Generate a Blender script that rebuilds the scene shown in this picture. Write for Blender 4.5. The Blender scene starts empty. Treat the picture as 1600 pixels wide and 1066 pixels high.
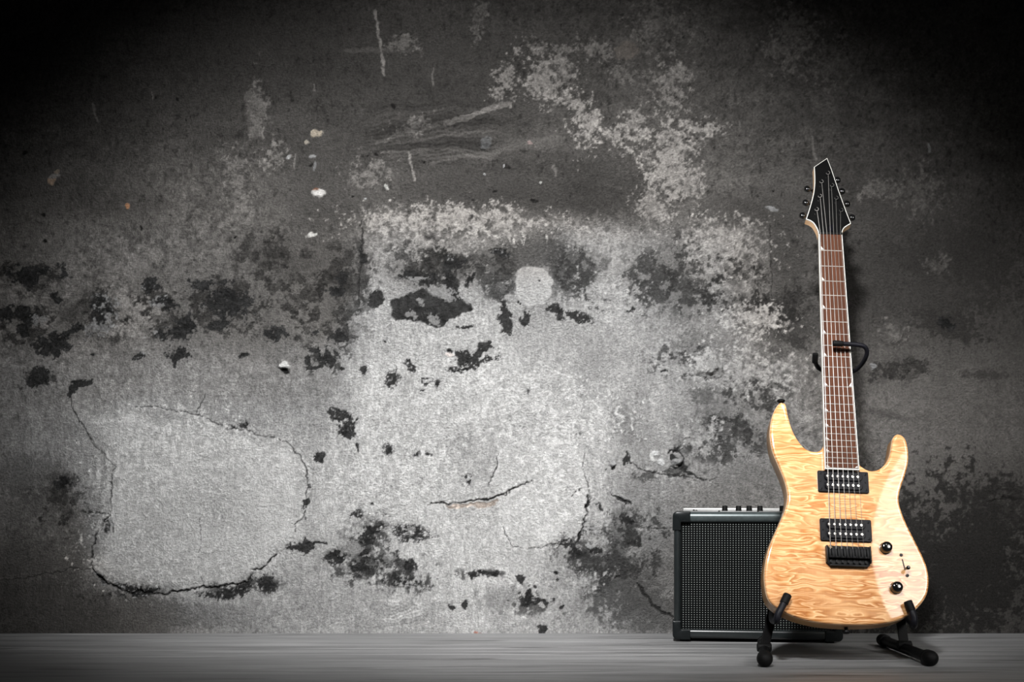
import bpy, bmesh, math, random
import numpy as np
from mathutils import Vector, Matrix
from mathutils.geometry import tessellate_polygon
random.seed(4)
C = bpy.context.scene.collection
PI = math.pi
# ------------------------------------------------------------------ camera
F = 1970.0          # focal length in pixels of a 1600 px wide frame
HOR = 770.0         # horizon row: level camera, lens shifted up
CAMH = 0.3015
DW = 2.70           # distance of the wall
cam_d = bpy.data.cameras.new('camera'); cam = bpy.data.objects.new('camera', cam_d); C.objects.link(cam)
cam_d.sensor_width = 36.0; cam_d.lens = F/1600*36.0
cam_d.shift_y = (HOR-533.0)/1600
cam_d.clip_start = 0.02
cam.location = (0, 0, CAMH); cam.rotation_euler = (PI/2, 0, 0)
bpy.context.scene.camera = cam
# ------------------------------------------------------------------ world, lights, exposure
sc = bpy.context.scene
w = bpy.data.worlds.new('world'); sc.world = w; w.use_nodes = True
w.node_tree.nodes['Background'].inputs[0].default_value = (0.9, 0.95, 1.0, 1)
w.node_tree.nodes['Background'].inputs[1].default_value = 0.012
sc.view_settings.view_transform = 'Standard'; sc.view_settings.look = 'None'
sc.view_settings.gamma = 1; sc.view_settings.use_curve_mapping = False
sc.view_settings.exposure = 0.0

def aim(o, tgt):
    d = Vector(tgt)-o.location
    o.rotation_euler = d.to_track_quat('-Z', 'Y').to_euler()
def spot(name, loc, tgt, watts, deg, blend, radius, col=(1, 1, 1)):
    l = bpy.data.lights.new(name, 'SPOT'); l.energy = watts; l.spot_size = math.radians(deg)
    l.spot_blend = blend; l.shadow_soft_size = radius; l.color = col
    o = bpy.data.objects.new(name, l); C.objects.link(o); o.location = loc; aim(o, tgt); return o
def disk(name, loc, tgt, watts, size, spread, col=(1, 1, 1)):
    l = bpy.data.lights.new(name, 'AREA'); l.shape = 'DISK'; l.size = size; l.energy = watts
    l.spread = math.radians(spread); l.color = col
    o = bpy.data.objects.new(name, l); C.objects.link(o); o.location = loc; aim(o, tgt); return o
ws = spot('wall_spot', (-0.10, 0.60, 1.80), (0.0, 2.7, 0.525), 575, 61, 1.0, 0.10)
ws.scale = (1.0, 0.725, 1)
ws.rotation_euler.rotate_axis('Z', math.radians(-6))
disk('guitar_softbox', (1.80, 0.55, 1.45), (0.62, 2.3, 0.36), 2.9, 1.1, 40, (1.0, 0.98, 0.95))
gk = spot('guitar_spot', (1.05, 0.75, 2.0), (0.62, 2.3, 0.37), 22, 26, 0.5, 0.10, (1.0, 0.98, 0.95))
gk.scale = (0.5, 1, 1)

# ------------------------------------------------------------------ helpers
def W(px, py, Y):
    return Vector(((px-800)/F*Y, Y, CAMH-(py-HOR)/F*Y))
def empty(name, loc, label, cat, mat=None):
    o = bpy.data.objects.new(name, None); C.objects.link(o); o.empty_display_size = .05
    if mat is not None: o.matrix_world = mat
    else: o.location = loc
    o['label'] = label; o['category'] = cat
    return o
def obj(name, bm, m, parent=None, smooth=True, autos=None, label=None):
    me = bpy.data.meshes.new(name)
    bmesh.ops.recalc_face_normals(bm, faces=bm.faces[:])
    bm.to_mesh(me); bm.free()
    ms = m if isinstance(m, (list, tuple)) else [m]
    for k in ms: me.materials.append(k)
    o = bpy.data.objects.new(name, me); C.objects.link(o)
    if parent is not None: o.parent = parent
    if smooth:
        me.polygons.foreach_set('use_smooth', [True]*len(me.polygons))
        me.set_sharp_from_angle(angle=math.radians(autos or 35))
    if label: o['label'] = label
    return o
def box(bm, x0, x1, y0, y1, z0, z1, bev=0.0, seg=2, mi=0):
    r = bmesh.ops.create_cube(bm, size=1)
    vs = r['verts']
    for v in vs:
        v.co = Vector(((x0+x1)/2+v.co.x*(x1-x0), (y0+y1)/2+v.co.y*(y1-y0), (z0+z1)/2+v.co.z*(z1-z0)))
    fs = list({f for v in vs for f in v.link_faces})
    for f in fs: f.material_index = mi
    if bev > 0:
        es = list({e for v in vs for e in v.link_edges})
        bmesh.ops.bevel(bm, geom=es, offset=bev, segments=seg, affect='EDGES', profile=.5)
def lathe(bm, prof, origin, axis, n=32):
    """prof: list of (radius, height along axis)"""
    axis = Vector(axis).normalized(); origin = Vector(origin)
    a = axis.orthogonal().normalized(); b = axis.cross(a)
    rings = []
    for r, h in prof:
        if r < 1e-7: rings.append([bm.verts.new(origin+axis*h)])
        else: rings.append([bm.verts.new(origin+axis*h+(a*math.cos(t)+b*math.sin(t))*r) for t in [2*PI*i/n for i in range(n)]])
    for p, q in zip(rings, rings[1:]):
        for i in range(n):
            j = (i+1) % n
            if len(p) == 1 and len(q) == 1: continue
            if len(p) == 1: bm.faces.new((p[0], q[i], q[j]))
            elif len(q) == 1: bm.faces.new((p[i], p[j], q[0]))
            else: bm.faces.new((p[i], p[j], q[j], q[i]))
    for R in (rings[0], rings[-1]):
        if len(R) > 2: bm.faces.new(R)
def catmull(pts, n, closed=False):
    pts = [Vector(p) for p in pts]; out = []
    N = len(pts); rng = range(N) if closed else range(N-1)
    for i in rng:
        if closed: p0, p1, p2, p3 = pts[i-1], pts[i], pts[(i+1) % N], pts[(i+2) % N]
        else: p0, p1, p2, p3 = pts[max(i-1, 0)], pts[i], pts[i+1], pts[min(i+2, N-1)]
        for k in range(n):
            t = k/n
            out.append(0.5*((2*p1)+(p2-p0)*t+(2*p0-5*p1+4*p2-p3)*t*t+(3*p1-p0-3*p2+p3)*t**3))
    if not closed: out.append(pts[-1])
    return out
def tube(bm, pts, r, n=16, smooth=0, cap=True):
    """round tube along a path; r a number or one per control point; rounded ends"""
    rs = r if isinstance(r, (list, tuple)) else [r]*len(pts)
    P = [Vector((*p, q)) if False else Vector(p) for p, q in zip(pts, rs)]
    if smooth:
        Q = catmull(P, smooth)
        R = []
        for i in range(len(P)-1):
            for k in range(smooth): R.append(rs[i]+(rs[i+1]-rs[i])*k/smooth)
        R.append(rs[-1])
    else: Q, R = P, list(rs)
    t0 = (Q[1]-Q[0]).normalized(); a = t0.orthogonal().normalized(); rings = []
    for i, (p, rr) in enumerate(zip(Q, R)):
        t = (Q[min(i+1, len(Q)-1)]-Q[max(i-1, 0)]).normalized()
        a = (a-t*a.dot(t)).normalized(); b = t.cross(a)
        rings.append((p, t, a.copy(), b, rr))
    allr = []
    def ring(p, a, b, rr): return [bm.verts.new(p+(a*math.cos(2*PI*i/n)+b*math.sin(2*PI*i/n))*rr) for i in range(n)]
    if cap:
        p, t, a, b, rr = rings[0]
        for f in (.35, .75): allr.append(ring(p-t*rr*.5*(1-f)**.8, a, b, rr*math.sin(f*PI/2)))
    for p, t, a, b, rr in rings: allr.append(ring(p, a, b, rr))
    if cap:
        p, t, a, b, rr = rings[-1]
        for f in (.75, .35): allr.append(ring(p+t*rr*.5*(1-f)**.8, a, b, rr*math.sin(f*PI/2)))
    for p, q in zip(allr, allr[1:]):
        for i in range(n): bm.faces.new((p[i], p[(i+1) % n], q[(i+1) % n], q[i]))
    bm.faces.new(allr[0]); bm.faces.new(allr[-1])
def offset2d(pts, d):
    """move a closed outline inwards by d (counter-clockwise outline)"""
    N = len(pts); out = []
    for i in range(N):
        a, b, c = pts[i-1], pts[i], pts[(i+1) % N]
        e1 = (b-a); e2 = (c-b)
        n1 = Vector((-e1.y, e1.x)).normalized(); n2 = Vector((-e2.y, e2.x)).normalized()
        m = (n1+n2)
        m = m.normalized() if m.length > 1e-6 else n1
        k = max(m.dot(n1), .35)
        out.append(b+m*(d/k))
    return out
def ccw(pts):
    a = sum(p.x*q.y-q.x*p.y for p, q in zip(pts, pts[1:]+pts[:1]))
    return pts if a > 0 else pts[::-1]
def slab(bm, outline, rings, to3=None, mi=0):
    """rings: list of (inset, z); outline 2D. Closed solid through all rings"""
    outline = ccw([Vector(p).to_2d() if len(p) > 2 else Vector(p) for p in outline])
    to3 = to3 or (lambda p, z: Vector((p.x, p.y, z)))
    R = []
    for ins, z in rings:
        o = offset2d(outline, ins) if abs(ins) > 1e-9 else outline
        R.append([bm.verts.new(to3(p, z)) for p in o])
    N = len(outline)
    for p, q in zip(R, R[1:]):
        for i in range(N):
            f = bm.faces.new((p[i], p[(i+1) % N], q[(i+1) % N], q[i])); f.material_index = mi
    for L in (R[0], R[-1]):
        tri = tessellate_polygon([[Vector((v.co.x, v.co.y, v.co.z)) for v in L]])
        for t in tri:
            try:
                f = bm.faces.new([L[i] for i in t]); f.material_index = mi
            except ValueError: pass
def round_rect(x0, x1, y0, y1, r, n=6):
    out = []
    for cx, cy, a0 in ((x1-r, y1-r, 0), (x0+r, y1-r, PI/2), (x0+r, y0+r, PI), (x1-r, y0+r, 3*PI/2)):
        for k in range(n+1):
            a = a0+PI/2*k/n; out.append(Vector((cx+r*math.cos(a), cy+r*math.sin(a))))
    return out

# ------------------------------------------------------------------ materials
class NT:
    def __init__(s, name):
        s.m = bpy.data.materials.new(name); s.m.use_nodes = True
        s.t = s.m.node_tree; s.t.nodes.clear()
        s.out = s.n('ShaderNodeOutputMaterial'); s.b = s.n('ShaderNodeBsdfPrincipled')
        s.l(s.b.outputs[0], s.out.inputs[0])
    def n(s, t, **k):
        x = s.t.nodes.new(t)
        for a, b in k.items(): setattr(x, a, b)
        return x
    def l(s, a, b): s.t.links.new(a, b)
    def put(s, sock, v):
        if hasattr(v, 'is_output') or isinstance(v, bpy.types.NodeSocket): s.l(v, sock)
        else: sock.default_value = v
    def math(s, op, a, b=0.0, c=None, clamp=False):
        x = s.n('ShaderNodeMath', operation=op, use_clamp=clamp)
        s.put(x.inputs[0], a); s.put(x.inputs[1], b)
        if c is not None: s.put(x.inputs[2], c)
        return x.outputs[0]
    def coords(s, scale=(1, 1, 1), loc=(0, 0, 0), rot=(0, 0, 0), src='Object'):
        tc = s.n('ShaderNodeTexCoord'); mp = s.n('ShaderNodeMapping')
        s.l(tc.outputs[src], mp.inputs[0]); mp.inputs['Scale'].default_value = scale
        mp.inputs['Location'].default_value = loc; mp.inputs['Rotation'].default_value = rot
        return mp.outputs[0]
    def noise(s, vec, scale, detail=4, rough=.55, dist=0.0):
        x = s.n('ShaderNodeTexNoise'); s.l(vec, x.inputs['Vector'])
        x.inputs['Scale'].default_value = scale; x.inputs['Detail'].default_value = detail
        x.inputs['Roughness'].default_value = rough; x.inputs['Distortion'].default_value = dist
        return x.outputs[0]
    def ramp(s, fac, stops, interp='LINEAR'):
        x = s.n('ShaderNodeValToRGB'); s.l(fac, x.inputs[0]); x.color_ramp.interpolation = interp
        e = x.color_ramp.elements
        while len(e) < len(stops): e.new(.5)
        for k, (p, c) in enumerate(stops):
            e[k].position = p; e[k].color = (c, c, c, 1) if isinstance(c, (int, float)) else (*c, 1)
        return x.outputs[0]
    def mix(s, fac, a, b, mode='MIX'):
        x = s.n('ShaderNodeMix', data_type='RGBA', blend_type=mode)
        s.put(x.inputs[0], fac)
        for q, v in ((x.inputs[6], a), (x.inputs[7], b)):
            if isinstance(v, tuple): q.default_value = (*v, 1) if len(v) == 3 else v
            else: s.l(v, q)
        return x.outputs[2]
    def bump(s, h, strength=.3, dist=.001, nrm=None):
        x = s.n('ShaderNodeBump'); s.l(h, x.inputs['Height']); x.inputs['Strength'].default_value = strength
        x.inputs['Distance'].default_value = dist
        if nrm is not None: s.l(nrm, x.inputs['Normal'])
        return x.outputs[0]
    def set(s, **k):
        for a, v in k.items():
            sock = s.b.inputs[a.replace('_', ' ')]
            if isinstance(v, tuple) and len(v) == 3: v = (*v, 1)
            s.put(sock, v)
        return s.m
def plain(name, col, rough=.5, metal=0.0, noise_amt=.15, nscale=60, bump=0.0, coat=0.0, spec=.5):
    s = NT(name); v = s.coords()
    nz = s.noise(v, nscale, 4)
    lo = tuple(c*(1-noise_amt) for c in col); hi = tuple(min(1, c*(1+noise_amt)) for c in col)
    s.set(Base_Color=s.ramp(nz, [(.3, lo), (.7, hi)]), Roughness=rough, Metallic=metal)
    s.b.inputs['Coat Weight'].default_value = coat; s.b.inputs['Coat Roughness'].default_value = .05
    s.b.inputs['Specular IOR Level'].default_value = spec
    if bump: s.set(Normal=s.bump(s.noise(v, nscale*8, 3), bump, .0006))
    return s.m
M_tube = plain('black_powder_coat', (.003, .003, .0033), .38, bump=.1, spec=.14)
M_rubber = plain('black_rubber', (.0035, .0035, .0035), .62, bump=.2, spec=.14)
M_pad = plain('black_foam_pad', (.008, .008, .011), .45, bump=.3, spec=.14)
M_blackmetal = plain('black_metal_hardware', (.005, .005, .0055), .38, .3, spec=.14)
M_knob = plain('glossy_black_knob', (.006, .006, .006), .12, coat=.6)
M_pick = plain('pickup_black_plastic', (.004, .004, .006), .34, spec=.14)
M_pole = plain('nickel', (.8, .78, .75), .22, 1.0)
M_steel = plain('string_steel', (.34, .33, .31), .35, .6)
M_wound = plain('wound_string_nickel', (.38, .36, .34), .4, .55)
M_fret = plain('fret_wire_nickel', (.50, .49, .46), .35, .6)
M_bind = plain('cream_white_binding', (.66, .65, .60), .4, noise_amt=.04)
M_pearl = plain('pearl_inlay', (.60, .56, .52), .3, noise_amt=.12, nscale=300)
M_headblack = plain('gloss_black_lacquer', (.006, .006, .006), .14, coat=.3, noise_amt=.1)
M_slot = plain('dark_recess', (.012, .008, .006), .6)
M_vinyl = plain('black_amp_vinyl', (.007, .007, .007), .5, bump=.5, nscale=120, spec=.14)
M_rail = plain('dark_satin_rail', (.0095, .0120, .0125), .30, bump=.08, nscale=90, spec=.5)
M_toprail = plain('paler_satin_rail', (.060, .074, .075), .36, .35, bump=.06, nscale=90, spec=.5)  # top rail tone, paler grey-green than the other front rails
M_rim = plain('bright_grey_metal', (.26, .26, .255), .4, .4)
M_ampknob = plain('amp_knob_black', (.004, .004, .004), .6, spec=.08)
M_corner = plain('black_corner_plastic', (.008, .0095, .010), .3, spec=.14)
M_panel = plain('brushed_grey_panel', (.10, .10, .10), .4, .4)
M_chrome = plain('chrome', (.8, .8, .8), .12, 1.0)
def wood_top():
    s = NT('quilted_maple_top')
    tc = s.n('ShaderNodeTexCoord'); sep = s.n('ShaderNodeSeparateXYZ'); s.l(tc.outputs['Object'], sep.inputs[0])
    ax = s.math('ABSOLUTE', sep.outputs[0])                     # book-matched at the centre seam
    cmb = s.n('ShaderNodeCombineXYZ'); s.l(ax, cmb.inputs[0]); s.l(sep.outputs[1], cmb.inputs[1])
    v = cmb.outputs[0]
    mp0 = s.n('ShaderNodeMapping'); s.l(v, mp0.inputs[0]); mp0.inputs['Scale'].default_value = (1, 1, 1)
    wx = s.n('ShaderNodeTexNoise'); s.l(v, wx.inputs['Vector']); wx.inputs['Scale'].default_value = 16; wx.inputs['Detail'].default_value = 3
    sub = s.n('ShaderNodeVectorMath', operation='SUBTRACT'); s.l(wx.outputs['Color'], sub.inputs[0]); sub.inputs[1].default_value = (.5, .5, .5)
    scl = s.n('ShaderNodeVectorMath', operation='MULTIPLY'); s.l(sub.outputs[0], scl.inputs[0]); scl.inputs[1].default_value = (.085, .020, 0)
    add = s.n('ShaderNodeVectorMath', operation='ADD'); s.l(mp0.outputs[0], add.inputs[0]); s.l(scl.outputs[0], add.inputs[1])
    mp = s.n('ShaderNodeMapping'); s.l(add.outputs[0], mp.inputs[0]); mp.inputs['Scale'].default_value = (24, 92, 1)
    vo = s.n('ShaderNodeTexVoronoi', feature='SMOOTH_F1', voronoi_dimensions='2D'); s.l(mp.outputs[0], vo.inputs['Vector'])
    vo.inputs['Scale'].default_value = 1; vo.inputs['Smoothness'].default_value = .35
    ve = s.n('ShaderNodeTexVoronoi', feature='DISTANCE_TO_EDGE', voronoi_dimensions='2D'); s.l(mp.outputs[0], ve.inputs['Vector']); ve.inputs['Scale'].default_value = 1
    mp2 = s.n('ShaderNodeMapping'); s.l(add.outputs[0], mp2.inputs[0]); mp2.inputs['Scale'].default_value = (14, 95, 1)
    n2 = s.noise(mp2.outputs[0], 1.0, 3, .5, .6)
    band = s.math('SINE', s.math('ADD', s.math('MULTIPLY', sep.outputs[1], 560.0), s.math('MULTIPLY', n2, 22.0)))
    mq = s.n('ShaderNodeMapping'); s.l(add.outputs[0], mq.inputs[0]); mq.inputs['Scale'].default_value = (12, 74, 1)
    nq = s.noise(mq.outputs[0], 1.0, 1.5, .45, .35)
    # contour bands of a stretched relief: closed, pillow-like cells with one crisp side each
    ph = s.math('FRACT', s.math('ADD', s.math('MULTIPLY', nq, 6.5), s.math('MULTIPLY', sep.outputs[1], 62.0)))
    base = s.ramp(ph, [(0.0, (.86, .555, .295)), (.05, (.74, .385, .155)), (.20, (.40, .130, .026)), (.42, (.52, .20, .048)), (.80, (.75, .40, .17)), (.96, (.86, .555, .295))])
    soft = s.ramp(s.noise(s.coords((9, 20, 1), (5, 2, 0)), 1, 3, .55, .5), [(.38, .0), (.68, .75)])
    base = s.mix(soft, base, (.75, .405, .18))
    n4 = s.noise(s.coords((6, 26, 1), (1, 7, 0)), 1, 3, .55, .4)
    col = s.mix(s.ramp(n4, [(.50, 0.0), (.72, .5)]), base, (.42, .145, .032))
    # fine vertical grain
    g = s.coords((420, 14, 1)); gn = s.noise(g, 1, 3, .6)
    col = s.mix(.22, col, s.ramp(gn, [(.3, .72), (.7, 1.0)]), 'MULTIPLY')
    # large soft colour drift of the veneer
    lg = s.noise(s.coords((1, 1, 1), (3, 1, 0)), 9, 2)
    col = s.mix(s.ramp(lg, [(.45, 0.0), (.75, .30)]), col, (.74, .43, .22))
    s.set(Base_Color=col, Roughness=.32)
    s.b.inputs['Coat Weight'].default_value = 1.0; s.b.inputs['Coat Roughness'].default_value = .03; s.b.inputs['Specular IOR Level'].default_value = .15
    s.b.inputs['Coat IOR'].default_value = 1.55
    return s.m
def wood_plain(name, c0, c1, sc=(60, 6, 60), rough=.35, coat=.6):
    s = NT(name); n = s.noise(s.coords(sc), 1, 5, .6, .4)
    s.set(Base_Color=s.ramp(n, [(.3, c0), (.7, c1)]), Roughness=rough); s.b.inputs['Specular IOR Level'].default_value = .12
    s.b.inputs['Coat Weight'].default_value = coat; s.b.inputs['Coat Roughness'].default_value = .08
    return s.m
M_top = wood_top()
M_side = wood_plain('pale_maple_side', (.50, .26, .10), (.62, .36, .16), (14, 60, 14))
M_neck = wood_plain('maple_neck', (.70, .42, .22), (.85, .58, .36), (60, 6, 60))
M_board = wood_plain('rosewood_fretboard', (.034, .011, .005), (.098, .035, .017), (330, 7, 40), .6, .0)
def grille_mat():
    s = NT('dotted_grille_cloth')
    tc = s.n('ShaderNodeTexCoord'); sep = s.n('ShaderNodeSeparateXYZ'); s.l(tc.outputs['Object'], sep.inputs[0])
    def cell(o, p):
        return s.math('SUBTRACT', s.math('FRACT', s.math('DIVIDE', o, p)), .5)
    u = cell(sep.outputs[0], .00555); v = cell(sep.outputs[2], .00470)
    d = s.math('SQRT', s.math('ADD', s.math('POWER', u, 2.0), s.math('POWER', v, 2.0)))
    m = s.ramp(d, [(.07, 1.0), (.18, 0.0)])
    weave = s.noise(s.coords((1, 1, 1)), 900, 2)
    bw = s.n('ShaderNodeTexNoise'); s.l(tc.outputs['Object'], bw.inputs['Vector']); bw.inputs['Scale'].default_value = 14
    colm = s.mix(m, (.003, .0035, .0035), (.42, .44, .42))
    s.set(Base_Color=colm, Roughness=s.ramp(weave, [(.3, .45), (.7, .8)]), Normal=s.bump(m, .2, .0004)); s.b.inputs['Specular IOR Level'].default_value = .03
    return s.m
M_grille = grille_mat()
def floor_mat():
    s = NT('grey_wood_boards')
    long = s.noise(s.coords((.8, 26, 1)), 1.6, 8, .68, .25)
    fine = s.noise(s.coords((5, 300, 1), (3, 0, 0)), 1.0, 4, .6)
    knots = s.noise(s.coords((2.6, 30, 1), (7, 2, 0)), 1.0, 3, .5, .8)
    tc = s.n('ShaderNodeTexCoord'); sep = s.n('ShaderNodeSeparateXYZ'); s.l(tc.outputs['Object'], sep.inputs[0])
    fr = s.math('FRACT', s.math('DIVIDE', sep.outputs[1], .145))
    seam = s.ramp(fr, [(.0, 1.0), (.014, 0.0)])
    col = s.ramp(long, [(.30, .13), (.5, .27), (.70, .44)])
    col = s.mix(.6, col, s.ramp(fine, [(.34, .35), (.66, 1.05)]), 'MULTIPLY')
    col = s.mix(s.ramp(knots, [(.56, 0.0), (.68, .8)]), col, (.07, .07, .07))
    col = s.mix(s.math('MULTIPLY', seam, .8), col, (.03, .03, .03))
    h = s.math('ADD', fine, s.math('MULTIPLY', seam, -1.5))
    s.set(Base_Color=col, Roughness=s.ramp(long, [(.3, .42), (.7, .6)]), Normal=s.bump(h, .25, .0008))
    return s.m
def wall_mat():
    s = NT('weathered_plaster')
    at = s.n('ShaderNodeAttribute', attribute_name='stain'); 
    c = s.coords()
    g1 = s.noise(c, 210, 5, .65); g2 = s.noise(c, 620, 3, .6); g3 = s.noise(s.coords((90, 1, 26)), 1, 4, .6)
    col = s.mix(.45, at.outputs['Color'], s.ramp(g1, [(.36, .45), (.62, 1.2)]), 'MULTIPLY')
    col = s.mix(.35, col, s.ramp(g2, [(.3, .7), (.7, 1.1)]), 'MULTIPLY')
    col = s.mix(.20, col, s.ramp(g3, [(.3, .7), (.7, 1.1)]), 'MULTIPLY')
    h = s.math('ADD', s.math('MULTIPLY', g1, .8), s.math('MULTIPLY', g2, .5))
    h = s.math('ADD', h, s.math('MULTIPLY', g3, .25))
    s.set(Base_Color=col, Roughness=.88, Normal=s.bump(h, 1.0, .012))
    s.b.inputs['Specular IOR Level'].default_value = .08
    return s.m

# ------------------------------------------------------------------ the back wall: relief and stains laid out in wall millimetres
def sstep(a, b, x):
    t = np.clip((x-a)/(b-a), 0, 1); return t*t*(3-2*t)
_perm = {}
def vnoise(x, y, seed):
    if seed not in _perm:
        r = np.random.RandomState(seed); _perm[seed] = r.rand(256, 256).astype(np.float32)
    T = _perm[seed]
    xi = np.floor(x).astype(np.int64); yi = np.floor(y).astype(np.int64)
    fx = (x-xi).astype(np.float32); fy = (y-yi).astype(np.float32)
    fx = fx*fx*(3-2*fx); fy = fy*fy*(3-2*fy)
    a = T[yi & 255, xi & 255]; b = T[yi & 255, (xi+1) & 255]
    c = T[(yi+1) & 255, xi & 255]; d = T[(yi+1) & 255, (xi+1) & 255]
    return (a*(1-fx)+b*fx)*(1-fy)+(c*(1-fx)+d*fx)*fy
def fbm(x, y, size, octv, seed, rough=.55, ax=1.0, ay=1.0):
    out = np.zeros(x.shape, np.float32); amp = 1.0; tot = 0.0; f = 1.0/size
    for k in range(octv):
        out += amp*vnoise(x*f*ax+17.3*k, y*f*ay+9.1*k, seed+k); tot += amp; amp *= rough; f *= 2.03
    return out/tot-.5      # about -.5 .. .5
# large-scale tone of the coats of plaster (albedo), columns every 100, rows every 100
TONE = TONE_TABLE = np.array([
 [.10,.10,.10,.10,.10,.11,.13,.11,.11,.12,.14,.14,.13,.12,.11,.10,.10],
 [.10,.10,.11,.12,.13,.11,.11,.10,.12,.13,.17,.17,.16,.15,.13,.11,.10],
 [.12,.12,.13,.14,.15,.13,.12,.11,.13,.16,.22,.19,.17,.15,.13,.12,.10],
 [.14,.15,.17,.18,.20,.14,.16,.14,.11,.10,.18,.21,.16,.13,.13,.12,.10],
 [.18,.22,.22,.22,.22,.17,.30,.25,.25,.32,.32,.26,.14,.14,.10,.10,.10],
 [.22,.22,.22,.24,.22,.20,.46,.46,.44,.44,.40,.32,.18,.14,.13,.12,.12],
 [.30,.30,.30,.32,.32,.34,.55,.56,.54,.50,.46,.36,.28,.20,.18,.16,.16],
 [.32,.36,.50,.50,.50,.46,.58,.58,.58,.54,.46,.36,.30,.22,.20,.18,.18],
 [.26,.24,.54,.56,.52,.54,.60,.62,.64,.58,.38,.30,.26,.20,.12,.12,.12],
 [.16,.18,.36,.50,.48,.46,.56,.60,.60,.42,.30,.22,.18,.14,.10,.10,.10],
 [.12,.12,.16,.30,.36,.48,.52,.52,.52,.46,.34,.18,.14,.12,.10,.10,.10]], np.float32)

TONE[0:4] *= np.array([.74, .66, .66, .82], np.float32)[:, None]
def build_wall():
    st = 1.35
    xs_in = np.arange(-30, 1631, st); ys_in = np.arange(-30, 990.001, st)
    ys_in[-1] = 990.0
    outl = np.linspace(-1390, -60, 60); outr = np.linspace(1660, 2990, 60)
    top = np.linspace(-760, -60, 40)
    xs = np.concatenate([outl, xs_in, outr]); ys = np.concatenate([top, ys_in])
    X, Y = np.meshgrid(xs, ys); X = X.astype(np.float32); Y = Y.astype(np.float32)
    # warped coordinates give every edge its crumbling outline
    wx = X+26*fbm(X, Y, 40, 5, 11, .6); wy = Y+26*fbm(X, Y, 40, 5, 31, .6)
    wx2 = X+60*fbm(X, Y, 120, 5, 51, .6); wy2 = Y+60*fbm(X, Y, 120, 5, 71, .6)
    jx = 7*fbm(X, Y, 9, 3, 201, .6); jy = 7*fbm(X, Y, 9, 3, 211, .6)
    # tone table, bicubic-ish smooth interpolation
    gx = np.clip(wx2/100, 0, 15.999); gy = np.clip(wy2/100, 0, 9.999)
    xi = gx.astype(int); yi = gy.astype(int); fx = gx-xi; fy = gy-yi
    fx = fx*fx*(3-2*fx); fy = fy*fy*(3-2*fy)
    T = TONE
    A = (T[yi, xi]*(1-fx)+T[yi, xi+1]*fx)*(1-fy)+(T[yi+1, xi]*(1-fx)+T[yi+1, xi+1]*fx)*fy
    n_big = fbm(X, Y, 150, 5, 101, .6); n_mid = fbm(X, Y, 36, 5, 121, .65); n_fine = fbm(X, Y, 7, 4, 141, .7)
    n_gr = fbm(X, Y, 3.1, 2, 301, .8); n_gr2 = fbm(X, Y, 5.5, 2, 311, .6, 1.0, .7)
    n_vert = fbm(X, Y, 30, 4, 161, .6, 1.6, .22); n_hor = fbm(X, Y, 30, 4, 171, .6, .25, 1.6)
    low = sstep(.15, .4, A)              # 0 on the dark coat, 1 on the pale coat
    midm = np.exp(-((A-.24)/.10)**2)
    k = .55*n_big+.55*n_mid+(.55+1.1*midm)*n_fine+.5*n_vert*sstep(480, 620, Y)+.35*n_hor*(1-low)
    sm = 1-.6*sstep(1320, 1420, X)*sstep(440, 560, Y)
    n_st = fbm(X, Y, 4.5, 3, 321, .6, 1.6, .35)          # short vertical brush marks
    A = A*np.exp(sm*(1.25*k*(1-.45*low)+.65*n_gr+.22*n_gr2+.45*n_st*low))
    A *= 1-.35*sstep(.20, .30, -n_gr2)*(1-.6*low)*sm
    Hh = 1.6*n_big+1.6*n_mid+1.5*n_fine+.5*n_vert+1.1*n_gr2+.6*n_gr+.7*n_st     # relief in mm-ish
    R = np.ones(A.shape+(3,), np.float32)
    warm = np.array([1.06, 1.0, .94], np.float32)
    tint = np.ones(A.shape+(3,), np.float32)*np.array([1.01, 1.0, .985], np.float32)
    tint = tint*(1-(1-low)[..., None])+(1-low)[..., None]*warm
    nI, nJ = A.shape
    def win(x0, x1, y0, y1, m=40):
        j0 = np.searchsorted(xs, x0-m); j1 = np.searchsorted(xs, x1+m)
        i0 = np.searchsorted(ys, y0-m); i1 = np.searchsorted(ys, y1+m)
        return slice(i0, i1), slice(j0, j1)
    def ell(cx, cy, rx, ry, ang=0, sharp=1.0, big=False, pad=1.6):
        r = max(rx, ry)*pad; s = win(cx-r, cx+r, cy-r, cy+r, 20)
        a = math.radians(ang); U, V = (wx2, wy2) if big else (wx, wy)
        dx = U[s]-cx; dy = V[s]-cy
        u = (dx*math.cos(a)+dy*math.sin(a))/rx; v = (-dx*math.sin(a)+dy*math.cos(a))/ry
        return s, 1-np.sqrt(u*u+v*v)
    def seg(pts, warp=.5):
        pts = np.array(pts, np.float32)
        s = win(pts[:, 0].min(), pts[:, 0].max(), pts[:, 1].min(), pts[:, 1].max(), 40)
        x = X[s]*(1-warp)+wx[s]*warp+jx[s]; y = Y[s]*(1-warp)+wy[s]*warp+jy[s]
        best = np.full(x.shape, 1e9, np.float32); par = np.zeros(x.shape, np.float32); n = len(pts)-1
        sgn = np.zeros(x.shape, np.float32)
        for i in range(n):
            ax, ay = pts[i]; bx, by = pts[i+1]; dx, dy = bx-ax, by-ay; L = dx*dx+dy*dy+1e-6
            t = np.clip(((x-ax)*dx+(y-ay)*dy)/L, 0, 1)
            d = np.hypot(x-ax-t*dx, y-ay-t*dy); m = d < best
            best = np.where(m, d, best); par = np.where(m, (i+t)/n, par)
            sgn = np.where(m, np.sign(dx*(y-ay)-dy*(x-ax)), sgn)
        return s, best, par, sgn
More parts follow.
